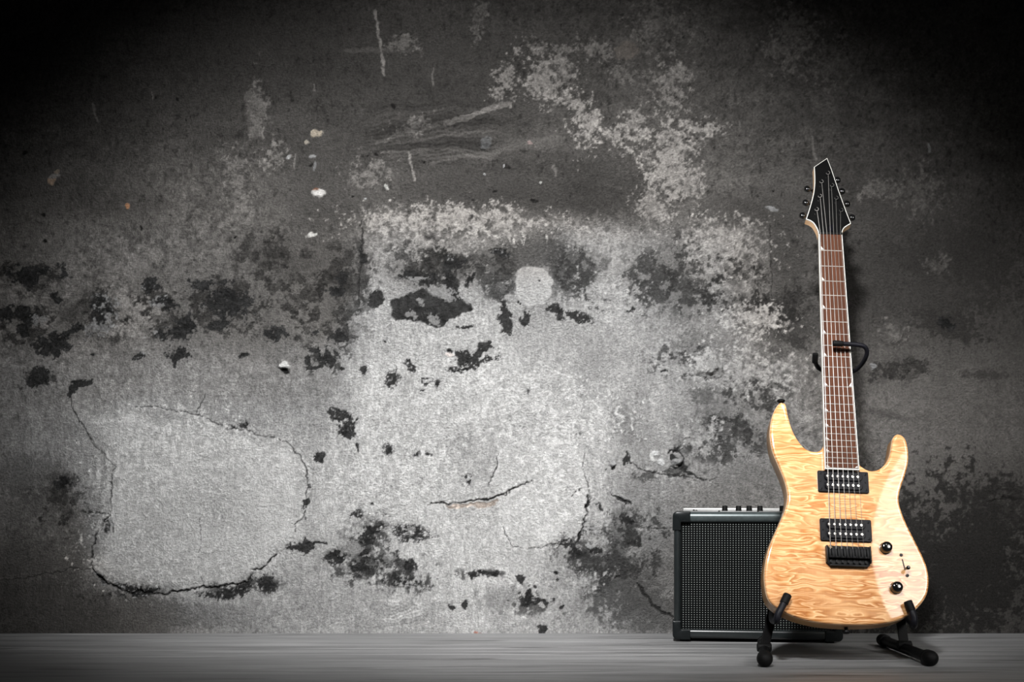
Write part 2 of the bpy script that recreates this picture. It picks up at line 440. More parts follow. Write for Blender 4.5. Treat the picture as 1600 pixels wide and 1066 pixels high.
    def inside(poly, warp=.7):
        poly = np.array(poly, np.float32)
        s = win(poly[:, 0].min(), poly[:, 0].max(), poly[:, 1].min(), poly[:, 1].max(), 30)
        x = X[s]*(1-warp)+wx[s]*warp+jx[s]; y = Y[s]*(1-warp)+wy[s]*warp+jy[s]
        ins = np.zeros(x.shape, bool); best = np.full(x.shape, 1e9, np.float32)
        for i in range(len(poly)):
            ax, ay = poly[i]; bx, by = poly[(i+1) % len(poly)]
            c = ((ay > y) != (by > y)) & (x < (bx-ax)*(y-ay)/(by-ay+1e-9)+ax); ins ^= c
            dx, dy = bx-ax, by-ay; L = dx*dx+dy*dy+1e-6
            t = np.clip(((x-ax)*dx+(y-ay)*dy)/L, 0, 1)
            best = np.minimum(best, np.hypot(x-ax-t*dx, y-ay-t*dy))
        return s, np.where(ins, best, -best)     # signed distance in units
    def blend(s, m, val): A[s] = A[s]*(1-m)+val*m
    # ---- pale, newer patches of plaster (raised)
    def pale(poly, val, rise=1.5, edge=5, mixv=.7, warp=.6):
        s, d = inside(poly, warp); m = sstep(0, edge, d)
        A[s] = A[s]*(1-m*mixv)+val*np.exp(.5*n_fine[s]+.35*n_mid[s]+.3*n_vert[s])*m*mixv
        Hh[s] += rise*sstep(-1, 3, d)
    pale([(115,612),(150,640),(216,636),(262,642),(312,652),(345,668),(400,678),(449,694),(473,723),(482,760),(481,804),(463,825),(455,850),(429,868),(409,890),(388,905),(338,914),(280,922),(236,928),(190,918),(150,893),(143,870),(152,835),(172,800),(175,750),(160,705),(125,670)], .66, 2.2, 26, .8, .9)
    pale([(783,706),(800,690),(850,682),(900,692),(914,720),(918,780),(913,820),(902,842),(860,853),(817,853),(795,840),(783,815),(772,790),(764,757),(772,730)], .66, 1.4, 6, .75, .4)
    # vertical edge of a plaster panel
    s, d = inside([(572,330),(900,325),(1000,350),(1010,420),(1000,600),(560,720),(562,560),(568,430)], .35)
    m = sstep(-3, 12, d); A[s] *= 1+.10*m; Hh[s] += .8*m
    s, d = inside([(1060,355),(1204,352),(1205,400),(1206,470),(1120,470),(1060,420)], .25)
    m = sstep(0, 6, d); A[s] *= 1+.55*m*(1+1.6*n_fine[s]); Hh[s] += .7*m
    # ---- soft stains and broad dark patches: cx, cy, rx, ry, angle, albedo, amount
    soft = [(340,470,90,50,0,.13,.35),(470,400,70,28,0,.09,.6),(415,390,22,28,10,.08,.55),(462,415,32,16,0,.07,.6),(528,455,40,38,0,.09,.5),
            (470,490,80,45,10,.13,.4),(122,480,32,12,-35,.06,.8),(390,545,45,14,10,.14,.4),(250,500,60,40,0,.15,.35),(25,330,60,60,0,.1,.4),
            (655,425,40,28,0,.10,.5),(709,410,34,26,0,.07,.7),(783,425,15,42,4,.06,.8),(845,398,46,26,-8,.06,.8),(872,425,17,34,-12,.06,.8),
            (903,430,28,34,10,.09,.65),(945,413,8,9,0,.08,.6),(770,400,60,16,0,.10,.5),(540,430,26,60,0,.10,.5),(567,418,7,30,0,.05,.75),
            (977,655,18,28,10,.16,.55),(1000,690,26,30,0,.2,.4),(930,560,40,40,0,.32,.3),(850,500,40,50,20,.25,.35),(915,580,14,40,10,.25,.3),
            (95,757,20,16,0,.06,.75),(88,778,32,16,0,.09,.6),(103,800,17,16,0,.06,.65),(45,740,42,24,0,.12,.6),(70,850,70,70,0,.09,.55),(60,960,110,60,0,.05,.5),
            (200,960,80,28,0,.08,.6),(300,960,90,18,0,.14,.45),
            (576,825,20,18,0,.10,.6),(560,860,30,22,0,.10,.6),(566,888,22,16,0,.06,.7),(596,881,20,14,0,.07,.7),(625,905,30,13,0,.06,.8),
            (907,866,28,26,10,.06,.85),(950,875,34,34,0,.09,.75),(965,918,66,36,5,.06,.8),(973,828,24,26,0,.08,.6),(930,822,15,13,0,.05,.7),
            (1010,960,60,26,0,.10,.6),(1035,860,40,60,0,.16,.5),(985,780,30,40,0,.2,.4),(775,940,28,13,0,.16,.5),(1000,960,80,20,0,.10,.4),
            (1225,505,46,30,10,.06,.75),(1244,530,15,12,0,.045,.8),(1100,617,22,14,0,.10,.7),(1142,680,42,18,10,.07,.75),(1120,650,26,30,20,.12,.5),
            (1212,552,18,9,0,.07,.6),(1090,545,34,22,0,.14,.5),(1060,440,34,60,0,.13,.6),(1010,440,34,40,0,.14,.45),(1140,440,40,26,0,.12,.4),(1180,760,60,30,0,.10,.5),
            (1440,430,110,80,-10,.06,.7),(1475,505,50,18,10,.05,.7),(1500,430,60,50,0,.06,.6),(1350,470,40,70,0,.08,.4),(1380,580,55,24,0,.10,.5),(1400,590,26,8,0,.06,.5),
            (1230,420,26,60,0,.08,.7),(1540,585,22,6,0,.05,.6),(1385,645,24,6,5,.07,.6),(1450,455,44,26,0,.09,.4),(1350,320,90,44,0,.10,.5),
            (1500,880,120,96,0,.028,.9),(1560,800,80,50,0,.04,.7),(1440,930,80,60,0,.03,.8),(1150,330,60,20,10,.07,.6),(1220,340,30,44,0,.09,.5),(960,300,90,40,10,.05,.65),(880,320,90,16,5,.05,.6),  # row opens with broad near-black patches at the lower right
            (700,130,150,60,0,.075,.5),(650,205,140,44,-15,.07,.5),(500,60,140,40,0,.06,.5),(300,100,180,60,0,.06,.4),(740,300,120,26,0,.07,.6),(520,330,50,40,0,.09,.5),(470,250,40,60,0,.10,.4),(140,300,80,30,20,.09,.4)]
    for cx, cy, rx, ry, an, val, amt in soft:
        s, d = ell(cx, cy, rx, ry, an, pad=1.8)
        m = amt*sstep(-.38, .30, d+1.5*n_mid[s]+3.0*n_fine[s]+.15)
        A[s] = A[s]*(1-m)+val*np.exp(.5*n_fine[s]+.3*n_mid[s])*m
    pale([(805,425),(825,416),(850,420),(865,440),(864,465),(852,478),(830,482),(812,474),(803,455)], .52, 2.0, 3, .92, .4)
    lichen = [(655,402,50,30,.3),(700,425,46,32,.35),(540,440,44,60,.2),(425,395,56,34,.2),(470,450,70,44,.05),(250,485,52,45,.15),(165,490,50,42,.15),(45,510,50,34,.1),(1012,445,40,50,.15),(1080,430,40,64,.2),(1150,450,60,44,.0),(1130,690,60,32,.25),
              (590,850,50,44,.05),(560,885,50,30,.1),(825,940,44,22,.05),(750,898,36,10,.1),(385,918,56,14,.2),(95,790,50,44,.1),(900,428,30,36,.25),(960,880,66,44,.25),(1060,560,50,30,.0),(345,480,70,50,.1),(640,895,50,30,.1),(775,430,26,40,.2),(930,475,40,20,-.1),(505,560,40,26,.0),
              (40,435,60,26,.1),(500,520,60,34,-.05),(1165,620,60,40,.1),(1230,480,50,40,.2),(180,930,60,14,.1),(60,600,30,20,.0),(1000,820,50,40,.05),(1400,580,60,20,.0),(1040,740,60,14,.0)]
    n_l = fbm(X, Y, 16, 5, 331, .72)
    for cx, cy, rx, ry, bias in lichen:
        s, d = ell(cx, cy, rx, ry, 0, pad=1.8)
        m = .82*sstep(-.02, .22, .55*np.clip(d, -2, .55)+3.0*n_l[s]+bias-.22)*sstep(-.45, .1, d)
        A[s] = A[s]*(1-m)+.042*np.exp(2.4*n_fine[s]+1.2*n_gr[s])*m; Hh[s] -= .7*m
    # ---- crusty, sharp-edged dark growth where the skin has gone
    crust = [(47,429,40,13,0),(88,467,10,6,0),(7,492,14,11,0),(44,493,22,13,0),(33,515,7,15,-15),(72,540,24,17,0),(118,510,9,7,0),(160,492,17,24,25),(90,555,7,5,0),
             (60,592,17,11,0),(128,598,14,5,-12),(113,612,5,13,10),(145,554,4,3,0),(217,557,6,4,0),(283,553,17,10,0),(275,566,3,8,0),(238,446,12,9,0),(255,476,17,7,0),
             (352,468,30,29,10),(312,446,16,11,-20),(270,521,32,7,-18),(290,505,16,14,0),(336,505,14,8,0),(424,524,14,9,0),(495,515,5,4,0),(528,526,11,7,0),(381,558,5,3,0),(486,559,4,7,0),(514,562,13,11,0),(498,572,12,3,0),(535,575,3,3,0),
             (528,452,16,9,0),(382,665,9,5,0),(360,672,8,3,0),(540,668,14,11,-15),(532,652,12,7,0),(520,645,9,4,0),(541,680,12,6,20),(592,467,8,13,0),(641,432,18,7,0),(668,440,18,9,0),(709,411,17,12,0),(707,450,9,20,-15),(739,440,5,8,0),
             (789,491,10,17,-15),(825,495,8,12,15),(872,490,12,10,0),(900,497,24,8,8),(984,488,9,5,0),(728,510,10,3,0),(735,443,4,10,0),(780,395,12,4,0),
             (722,553,12,8,20),(740,558,14,6,-20),(760,545,8,12,25),(735,571,26,4,-12),(715,575,14,4,0),(570,576,5,5,0),(643,573,7,6,0),(617,595,8,10,0),(658,598,9,5,20),(678,599,9,7,0),(653,610,7,4,0),(651,616,5,3,0),
             (820,612,5,5,0),(1040,578,7,4,0),(606,708,9,7,0),(650,708,14,3,-20),(668,710,9,4,30),(648,711,4,4,0),(905,679,5,2,0),(658,749,10,2,0),(731,742,8,3,0),(733,750,5,6,0),
             (561,802,9,6,-20),(582,785,2,2,0),(576,828,16,9,-15),(570,845,12,7,0),(643,831,27,11,3),(641,886,10,8,0),(625,906,25,9,0),(566,888,16,11,0),(571,865,6,7,0),(530,872,10,8,0),
             (739,898,7,6,0),(754,896,9,4,20),(773,898,7,4,30),(745,903,12,2,0),(811,905,7,7,0),(820,938,8,8,0),(838,943,6,5,0),(850,943,8,7,0),(822,926,3,4,0),(705,950,7,5,0),(727,948,4,5,0),(865,935,4,3,0),(880,945,4,3,0),(833,920,2,2,0),
             (863,907,3,3,0),(913,832,5,13,15),(918,790,4,10,0),(900,862,20,16,30),(930,858,10,8,0),(926,824,10,7,0),(885,852,8,4,0),(965,905,7,4,20),
             (471,859,17,9,0),(500,855,18,2,0),(526,876,18,9,0),(350,924,40,9,-5),(380,915,14,11,0),(417,915,16,12,0),(230,928,26,5,0),(205,918,16,4,20),(160,900,12,5,50),(481,787,5,17,0),(95,757,12,9,0),(165,822,6,10,20),
             (847,984,7,5,0),(695,470,16,6,0),(540,435,8,14,0),(567,405,5,10,0),(1055,716,8,11,-30),(1066,730,14,5,40),(1094,745,16,3,20),(975,718,4,9,0),(1060,700,6,4,0),(954,726,4,10,0),(1480,505,12,6,0),(235,455,7,4,0),(262,470,8,4,0),(170,508,8,5,0),(100,520,14,5,-20),(35,480,14,6,0),(84,525,8,12,0),(495,545,6,4,0),(557,700,3,3,0),(497,712,5,3,0),(492,718,3,4,0),(935,790,10,3,40),(972,778,14,3,45),(985,815,12,7,20)]
    for cx, cy, rx, ry, an in crust:
        s, d = ell(cx, cy, rx*1.12, ry*1.12, an, pad=1.9)
        q = d+1.3*n_mid[s]+2.3*n_fine[s]
        halo = .55*sstep(-.75, .1, d+1.2*n_mid[s])*sstep(.08, .2, n_fine[s]+.06)
        A[s] = A[s]*(1-halo)+.07*halo
        m = sstep(-.06, .16, q)
        A[s] = A[s]*(1-m*.96)+(.027*np.exp(2.2*n_fine[s]+1.4*n_gr[s]))*m*.96
        Hh[s] -= 1.3*m
        tint[s] = tint[s]*(1-m[..., None])+np.array([1.01, 1.0, .99], np.float32)*m[..., None]
    # the big bare patch left of centre
    s, d = inside([(613,475),(645,458),(658,451),(672,461),(709,468),(739,475),(738,485),(719,495),(682,509),(662,505),(655,502),(648,507),(621,505),(613,495)], .8)
    m = sstep(-1, 2, d); A[s] = A[s]*(1-m)+.042*np.exp(1.8*n_fine[s]+.8*n_mid[s])*m; Hh[s] -= 1.6*m
    for cx, cy, rx, ry in ((641,499,11,6),(675,495,11,7),(655,475,6,5),(692,458,14,5),(700,464,8,4),(650,438,12,3),(66,500,14,9),(170,500,6,8),(250,488,8,7),(640,829,6,4),(575,820,6,3)):
        s, d = ell(cx, cy, rx, ry); m = sstep(-.1, .25, d+3.2*n_fine[s]+1.6*n_mid[s]+.05)*.8
        A[s] = A[s]*(1-m)+.34*m; Hh[s] += 1.5*m
    # ---- cracks: points, half width, depth
    cracks = [([(216,638),(262,640),(310,650),(338,662),(388,674),(449,694),(460,708),(473,723),(481,753),(478,777),(481,804),(463,821),(461,831)],1.0,2),
              ([(310,650),(316,630),(320,615)],.8,2),([(113,612),(118,640),(128,665),(150,700),(182,726),(176,746),(175,784),(174,807),(176,834)],1.0,2),
              ([(172,806),(159,817),(147,840),(143,860),(143,880),(155,898),(165,909),(190,920),(203,925),(236,929),(257,931),(280,922),(300,920),(314,915),(338,917),(365,909),(388,909),(395,892),(409,892),(429,868)],2.3,4),
              ([(176,810),(176,834)],2.5,4),([(125,802),(150,803),(174,804)],1.2,2),([(0,908),(57,900),(100,892),(142,888)],.8,1.5),
              ([(668,790),(675,788),(692,786),(719,786),(763,782),(780,776),(790,772),(800,767),(810,762),(814,757),(831,752),(836,755)],1.7,5),
              ([(783,709),(773,733),(763,757)],1.3,2),([(787,824),(800,848),(817,855),(854,855),(888,844),(905,844),(915,817),(918,780),(914,740),(915,706)],.9,2),
              ([(996,915),(1003,925),(1010,932),(1016,946),(1033,956),(1050,966)],3.4,3),([(905,844),(915,817),(918,785),(914,775)],2.2,3),
              ([(962,770),(975,780),(985,789)],1.8,3),([(891,779),(898,772),(908,764)],1.2,2),([(308,790),(312,830),(310,870),(314,915)],.7,1.5),
              ([(1075,560),(1080,580),(1095,590),(1112,592),(1130,584),(1136,565)],1.2,3),([(567,330),(568,380),(563,430),(560,480)],1.2,2),
              ([(764,392),(775,390),(787,392),(792,402)],1.6,3),([(980,720),(1000,735),(1060,744),(1090,752),(1120,745)],1.0,2),([(995,825),(1020,828),(1050,825)],1.0,2),
              ([(1042,705),(1050,700),(1062,703),(1070,715),(1068,728),(1058,734),(1048,728)],2.0,4),([(1205,352),(1204,400),(1206,470)],.8,1.5),([(1545,781),(1570,777),(1600,780)],1.6,2),([(640,1),(560,790)],0.0,0)]
    for pts, hw, dep in cracks:
        if hw <= 0: continue
        s, d, p, sg = seg(pts, .6)
        wv = hw*(.75+1.6*n_mid[s]+1.0*n_fine[s])*(.35+.65*np.sin(np.clip(p, .02, .98)*PI)**.4)
        m = sstep(.8, -.5, d-wv)
        A[s] = A[s]*(1-.93*m)+.03*m*.93
        Hh[s] -= dep*m
        # chipped lip below the crack
        A[s] *= 1+.12*sstep(5, 1, np.abs(d-3.5))*(1-m)
    # the open split with bare render inside
    s, d = inside([(692,788),(719,788),(763,785),(777,779),(778,784),(772,792),(763,796),(750,798),(733,794),(709,798),(699,794)], .35)
    m = sstep(-.5, 1.5, d)
    A[s] = A[s]*(1-m)+.42*np.exp(.9*n_fine[s]+.4*n_mid[s])*m; Hh[s] -= 3.0*m
    tint[s] = tint[s]*(1-m[..., None])+np.array([1.16, 1.0, .88], np.float32)*m[..., None]
    # ---- chips of white lime and brick
    chips = [(500,302,12,7,.85,(1.03,1,.96),3),(496,297,7,3,.16,(1.7,.9,.6),3),(496,206,6,6,.45,(1.15,1,.8),2.5),(482,220,5,4,.5,(1.1,1,.85),2),(449,247,4,4,.6,(1,1,1),2),(484,363,8,5,.72,(1.02,1,.95),3),(449,570,8,7,.75,(1,1,.98),3),
             (79,281,8,7,.35,(1.35,1,.75),2),(84,275,11,5,.28,(1.05,1,.95),2),(201,320,5,6,.35,(1.7,.9,.5),2),(487,244,6,3,.4,(1,1,1),2),(493,258,3,7,.3,(1,1,1),2),(830,223,4,4,.7,(1.2,.95,.9),2),(601,297,4,4,.7,(1,1,.95),2),(577,311,3,2,.6,(1,1,1),2),
             (788,262,3,3,.5,(1,1,1),1.5),(838,284,3,2,.55,(1,1,.95),1.5),(761,269,2,2,.5,(1,1,1),1.5),(1020,713,5,9,.8,(1,1,.98),3),(1032,718,7,7,.72,(1,1,1),3),(1026,706,6,4,.8,(1,1,1),2.5),(954,722,4,8,.55,(1,1,1),3),(733,745,4,4,.6,(1,1,1),1),
             (701,551,8,3,.8,(1.1,1,.95),1),(978,80,20,16,.15,(1.12,1,.9),0),(1451,237,4,8,.28,(1,1,.98),1),(1364,569,7,4,.32,(1,1,1),2),(1058,722,10,9,.4,(1,1,1),3),(748,986,2,3,.3,(1.7,.8,.6),1),(925,850,3,8,.5,(1,1,1),2),(1202,329,12,3,.34,(1,1,1),1),(757,223,10,8,.17,(1,1,1),.6),(88,268,4,4,.3,(1.2,1,.8),2),(175,815,4,8,.5,(1,1,1),2)]
    for cx, cy, rx, ry, val, tn, up in chips:
        s, d = ell(cx, cy, rx, ry, 0, pad=2.0)
        m = sstep(-.1, .25, d+.8*n_fine[s]+.5*n_mid[s])
        A[s] = A[s]*(1-m)+val*np.exp(.5*n_fine[s])*m; Hh[s] += up*m
        tint[s] = tint[s]*(1-m[..., None])+np.array(tn, np.float32)*m[..., None]
    for cx, cy, r in ((701,545,3.2),(600,529,2),(449,580,5),(295,191,1.8),(554,308,2.5),(573,246,2),(616,168,3),(798,265,2.4),(864,898,2.5),(815,471,1.8),(811,467,1.8),(845,445,1.6),(665,251,1.6),(590,248,2.3),(840,314,3),(833,315,3),(215,358,2.4),(373,328,2),(67,374,3),(368,374,2),(1205,300,2),(780,155,1.5),(582,784,2.2),(485,258,2.5),(41,237,3),(66,332,3),(245,152,2.5),(280,158,2.5),(775,300,2.5),(739,312,2)):
        s, d = ell(cx, cy, r*1.3, r*1.1); m = sstep(-.2, .3, d+.4*n_fine[s]); A[s] = A[s]*(1-m)+.02*m; Hh[s] -= 2*m
    for cx, cy, rx, ry, up in ((1104,566,27,21,7),(1062,716,13,13,9),(1395,520,24,20,5),(954,722,6,10,5),(757,223,12,9,3),(449,569,10,8,4),(500,302,14,8,2)):
        s, d = ell(cx, cy, rx, ry); Hh[s] += up*sstep(-.1, .45, d)*(1+1.5*n_mid[s])
    # ---- brushed lime wash and drips: points, half width, albedo, amount
    strokes = [([(584,15),(588,35),(592,60),(597,90),(601,113)],1.6,.42,.75),([(675,108),(677,133)],1.2,.3,.5),([(640,238),(642,255),(648,280)],1.6,.42,.7),([(697,192),(740,180),(770,168),(795,161)],4,.30,.6),([(590,223),(640,205),(690,192)],3,.2,.35),
               ([(560,240),(620,225),(700,210),(770,206)],2,.2,.3),([(600,240),(680,232),(760,236)],2,.2,.3),([(675,254),(720,244),(770,240),(830,222),(880,214)],3,.20,.45),([(760,240),(810,226),(870,222)],9,.17,.45),([(860,170),(885,185),(910,172)],2,.2,.2),([(866,258),(868,275)],1.5,.3,.5),
               ([(1268,215),(1272,235),(1275,250)],1.4,.3,.6),([(412,200),(410,215)],1.2,.45,.7),([(461,240),(461,262)],1.2,.36,.6),([(145,160),(148,178),(154,190)],1.4,.3,.5),([(238,145),(238,155)],1.2,.36,.5),([(489,132),(489,142)],1.1,.36,.5),([(1156,190),(1157,200)],1,.3,.5),([(1222,220),(1223,238)],1,.25,.4),
               ([(540,80),(580,79),(640,80)],3,.17,.45),([(390,150),(395,175),(398,205)],8,.24,.5),([(1005,150),(1000,170),(990,190)],2,.3,.4)]
    for pts, hw, val, amt in strokes:
        s, d, p, sg = seg(pts, .25)
        m = amt*sstep(hw+1.2, hw-.8, d+2.5*n_fine[s]*hw*.6)*(.5+.5*np.clip(1+3*n_fine[s], 0, 1.5))
        m = np.clip(m, 0, 1); A[s] = A[s]*(1-m)+val*m
    rubs = [(255,715,75,50,0,.70),(205,860,60,40,10,.66),(360,740,60,50,0,.60),(300,880,70,26,0,.62),(820,650,120,40,0,.62),(700,640,90,40,0,.60),(640,760,70,50,0,.64),(850,760,40,60,0,.72),(795,125,16,34,20,.30),(850,125,22,34,-30,.30),(880,110,16,24,-40,.24),(912,190,20,36,-12,.42),(895,165,30,14,30,.32),(965,212,24,18,0,.42),(995,200,16,22,0,.34),(1045,255,34,60,0,.40),(1085,195,34,9,0,.42),(1050,130,24,36,0,.28),(1020,320,26,30,0,.32),(1070,290,26,26,0,.34),
            (838,75,20,10,20,.2),(880,80,14,8,10,.2),(930,80,28,14,20,.2),(978,115,34,12,0,.17),(1030,40,34,30,0,.17),(630,70,20,16,0,.2),(750,30,10,30,8,.16),(430,245,16,22,0,.27),(400,175,12,40,0,.2),(370,290,20,40,0,.22),(580,270,30,20,0,.22),(640,195,30,12,-20,.16),(1240,60,30,40,0,.17),(1220,75,30,14,0,.18),(1370,300,30,14,0,.19),(1440,300,30,30,0,.15),(1300,95,26,30,0,.13),
            (160,510,22,10,0,.30),(200,480,30,24,0,.34),(215,520,22,22,0,.32),(1170,500,50,22,0,.5),(1105,566,25,20,0,.52),(1165,580,60,30,0,.42),(1095,680,30,16,0,.45),(1460,412,18,10,0,.13),(1395,520,22,18,0,.18),(700,345,120,20,0,.42),(940,375,50,16,0,.36),(690,385,60,12,0,.33),(950,470,40,30,0,.44),(905,915,40,14,-20,.50),(930,815,14,26,0,.55),(340,800,60,50,0,.5),(80,820,24,20,0,.18),(1135,385,60,34,0,.38),(1150,800,60,30,0,.2)]
    for cx, cy, rx, ry, an, val in rubs:
        s, d = ell(cx, cy, rx, ry, an, pad=1.9)
        m = .8*sstep(-.30, .55, d+1.2*n_mid[s]+3.4*n_fine[s]+.8*n_gr[s])
        A[s] = A[s]*(1-m)+val*np.exp(1.3*n_fine[s]+.7*n_gr[s])*m; Hh[s] += .4*m
    # trowel arcs scraped in the wet coat
    for cx, cy, r0, r1, x0, x1, y0, y1, per in ((700,620,380,430,560,800,150,260,7),(610,930,10,95,580,690,920,985,9)):
        s = win(x0, x1, y0, y1, 0); rr = np.hypot(wx[s]-cx, (wy[s]-cy)*(1 if per == 7 else 1.6))
        env = sstep(x0, x0+40, X[s])*sstep(x1, x1-40, X[s])*sstep(y0, y0+25, Y[s])*sstep(y1+5, y1-20, Y[s])
        Hh[s] += 1.3*np.sin(rr/per*2*PI)*env*(1+2*n_mid[s]); A[s] *= 1+.25*np.sin(rr/per*1.3)*env
    for (x0, x1, y0, y1) in ((110,200,690,800),(340,420,700,790),(560,640,700,760)):      # run marks
        s = win(x0, x1, y0, y1, 0); env = sstep(x0, x0+30, X[s])*sstep(x1, x1-30, X[s])*sstep(y0, y0+30, Y[s])*sstep(y1, y1-30, Y[s])
        Hh[s] += 1.0*np.sin(X[s]/2.2+3*n_big[s]*6)*env
    A = np.clip(A, .015, .86)
    mm = 1.3706e-3
    px = (X-800)*mm; pz = CAMH-(Y-HOR)*mm
    pz = np.where(Y >= 989.9, -0.004, pz)
    dep = Hh*.00125; dep = np.where(Y > 984, dep*.4, dep)
    co = np.stack([px, DW-dep, pz], -1).reshape(-1, 3).astype(np.float32)
    n = nI*nJ; idx = np.arange(n).reshape(nI, nJ)
    quads = np.stack([idx[1:, :-1], idx[1:, 1:], idx[:-1, 1:], idx[:-1, :-1]], -1).reshape(-1, 4).astype(np.int32)
    me = bpy.data.meshes.new('wall_back')
    me.vertices.add(n); me.vertices.foreach_set('co', co.ravel())
    me.loops.add(quads.size); me.loops.foreach_set('vertex_index', quads.ravel())
    me.polygons.add(len(quads)); me.polygons.foreach_set('loop_start', np.arange(0, quads.size, 4, dtype=np.int32))
    me.update(calc_edges=True)
    me.polygons.foreach_set('use_smooth', np.ones(len(quads), bool))
    at = me.attributes.new('stain', 'FLOAT_COLOR', 'POINT')
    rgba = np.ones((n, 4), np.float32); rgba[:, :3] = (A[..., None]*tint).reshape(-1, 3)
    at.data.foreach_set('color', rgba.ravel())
    me.materials.append(wall_mat())
    o = bpy.data.objects.new('wall_back', me); C.objects.link(o); o['kind'] = 'structure'
    return o
build_wall()
bm = bmesh.new(); box(bm, -3.0, 3.0, -2.0, 2.72, -.03, 0)
fl = obj('floor', bm, floor_mat(), None, smooth=False); fl['kind'] = 'structure'

# ------------------------------------------------------------------ guitar frame
LEAN = math.radians(19.2); ROLL = math.radians(2.2)
v0 = Vector((0, math.sin(LEAN), math.cos(LEAN))); u0 = Vector((1, 0, 0)); n0 = Vector((0, -math.cos(LEAN), math.sin(LEAN)))
gu = u0*math.cos(ROLL)-v0*math.sin(ROLL); gv = v0*math.cos(ROLL)+u0*math.sin(ROLL); gn = n0
P0 = W(1316, 733, 2.3)
GO = P0-gv*.2917
GM = Matrix(((gu.x, gv.x, gn.x, GO.x), (gu.y, gv.y, gn.y, GO.y), (gu.z, gv.z, gn.z, GO.z), (0, 0, 0, 1)))
CP = Vector((0, 0, CAMH))
def ray(px, py): return Vector(((px-800)/F, 1, -(py-HOR)/F))
def G(px, py, z=0.0):
    """traced point on the guitar's own plane at height z over the body top, in guitar coordinates"""
    o = GO+gn*z; d = ray(px, py); t = (o-CP).dot(gn)/d.dot(gn); p = CP+d*t-GO
    return Vector((p.dot(gu), p.dot(gv)))
def GW(px, py, z):
    p = G(px, py, z); return GO+gu*p.x+gv*p.y+gn*z
guitar = empty('electric_guitar', None, 'seven string electric guitar with quilted natural maple top, leaning on the black stand', 'guitar', GM)
body_px = [(1218.5,629.6),(1224,629.4),(1227.5,631),(1229.3,637),(1231.6,648.8),(1236.3,665.7),(1243.8,682.6),(1255,697.6),(1264.4,703.6),(1273.8,705.6),(1281,704.2),(1286.5,699),(1290,691),(1300,688),(1325,694),(1336,710),(1340,721),(1345,727.6),(1354.5,733.6),(1363.9,735.5),(1375,732.3),(1384.5,723.9),(1391,710.7),(1394,693.8),(1396.3,683.5),(1402.4,678.2),(1410.8,681),(1416.8,690),(1420,708.8),(1418.7,727.6),(1412.7,748),(1406.7,767),(1405,781),(1408.2,796.5),(1416.4,817.4),(1428,841),(1440,864.7),(1448.9,886.4),(1451.8,906),(1450.2,923.8),(1444,937.6),(1432,951.4),(1416.4,963),(1396.7,971),(1367,975.4),(1327.7,976.3),(1288.3,974),(1258.8,968.5),(1233.2,960),(1214.5,950),(1201.7,937.6),(1196.7,921.8),(1194.6,900),(1196.7,878.5),(1201.7,856.8),(1209.5,837),(1218.4,817.4),(1226.8,798),(1231,780),(1230.3,765),(1225,746),(1215.7,723.8),(1208,705),(1204.4,686.3),(1203.8,671.3),(1206.3,654.4),(1211,640.3)]
bo = [p.to_2d() for p in catmull([G(*p).to_3d() for p in body_px], 5, True)]
bm = bmesh.new(); slab(bm, bo, [(.007, -.043), (.0025, -.0415), (0, -.037), (0, -.0062)])
obj('body', bm, M_side, guitar, autos=40)
bm = bmesh.new(); slab(bm, bo, [(0, -.0060), (.0002, -.0030), (.0010, -.0012), (.0026, -.0003), (.0045, 0), (.0060, 0)])
top = obj('quilted_top', bm, M_top, guitar, autos=50)
bm = bmesh.new()
inner = offset2d(ccw(bo), .0005)
slab(bm, bo, [(-.00015, -.0068), (-.00025, -.0060), (-.00015, -.0050)])
obj('edge_binding', bm, wood_plain('pale_edge_binding', (.82, .60, .36), (.92, .74, .5)), guitar)
# strap buttons
def strap_button(o, ax):
    bm = bmesh.new(); lathe(bm, [(.0032, -.003), (.0032, .006), (.0072, .009), (.0075, .0115), (.005, .0135), (0, .014)], o, ax)
    obj('strap_button', bm, M_blackmetal, guitar)
e = G(1326.8, 976); strap_button((e.x, e.y+.002, -.022), (0, -1, 0))
e = G(1221.5, 631); strap_button((e.x+.001, e.y-.001, -.010), (-.05, 1, .12))
# neck and fretboard
FZ = .0115
tl, tr, bl, br = G(1279.3, 366, FZ), G(1316.2, 366, FZ), G(1289.2, 733.8, FZ), G(1343.2, 733.8, FZ)
yN = (tl.y+tr.y)/2; yE = (bl.y+br.y)/2
def edge_x(side, y):
    a, b = (tl, bl) if side < 0 else (tr, br)
    t = (y-yN)/(yE-yN); return a.x+(b.x-a.x)*t
bw = .0018
def board_poly(ins, y0=None, y1=None):
    y0 = yE if y0 is None else y0; y1 = yN if y1 is None else y1
    return [Vector((edge_x(-1, y0)+ins, y0)), Vector((edge_x(1, y0)-ins, y0)), Vector((edge_x(1, y1)-ins, y1)), Vector((edge_x(-1, y1)+ins, y1))]
bm = bmesh.new(); slab(bm, board_poly(bw, yE+.002), [(0, .0052), (0, FZ)])
obj('fretboard', bm, M_board, guitar, smooth=False)
bm = bmesh.new()
for sd in (-1, 1):
    a, b = edge_x(sd, yE), edge_x(sd, yN)
    slab(bm, [Vector((a, yE)), Vector((a-sd*bw, yE)), Vector((b-sd*bw, yN)), Vector((b, yN))], [(0, .0050), (0, FZ-.0006), (.0004, FZ+.0001)])
slab(bm, [Vector((edge_x(-1, yE), yE)), Vector((edge_x(1, yE), yE)), Vector((edge_x(1, yE), yE+.002)), Vector((edge_x(-1, yE), yE+.002))], [(0, .0050), (0, FZ+.0001)])
obj('neck_binding', bm, M_bind, guitar, smooth=False)
Lsc = (yN-(yE+.0025))/.75
fret_y = [yN-Lsc*(1-2**(-k/12)) for k in range(1, 25)]
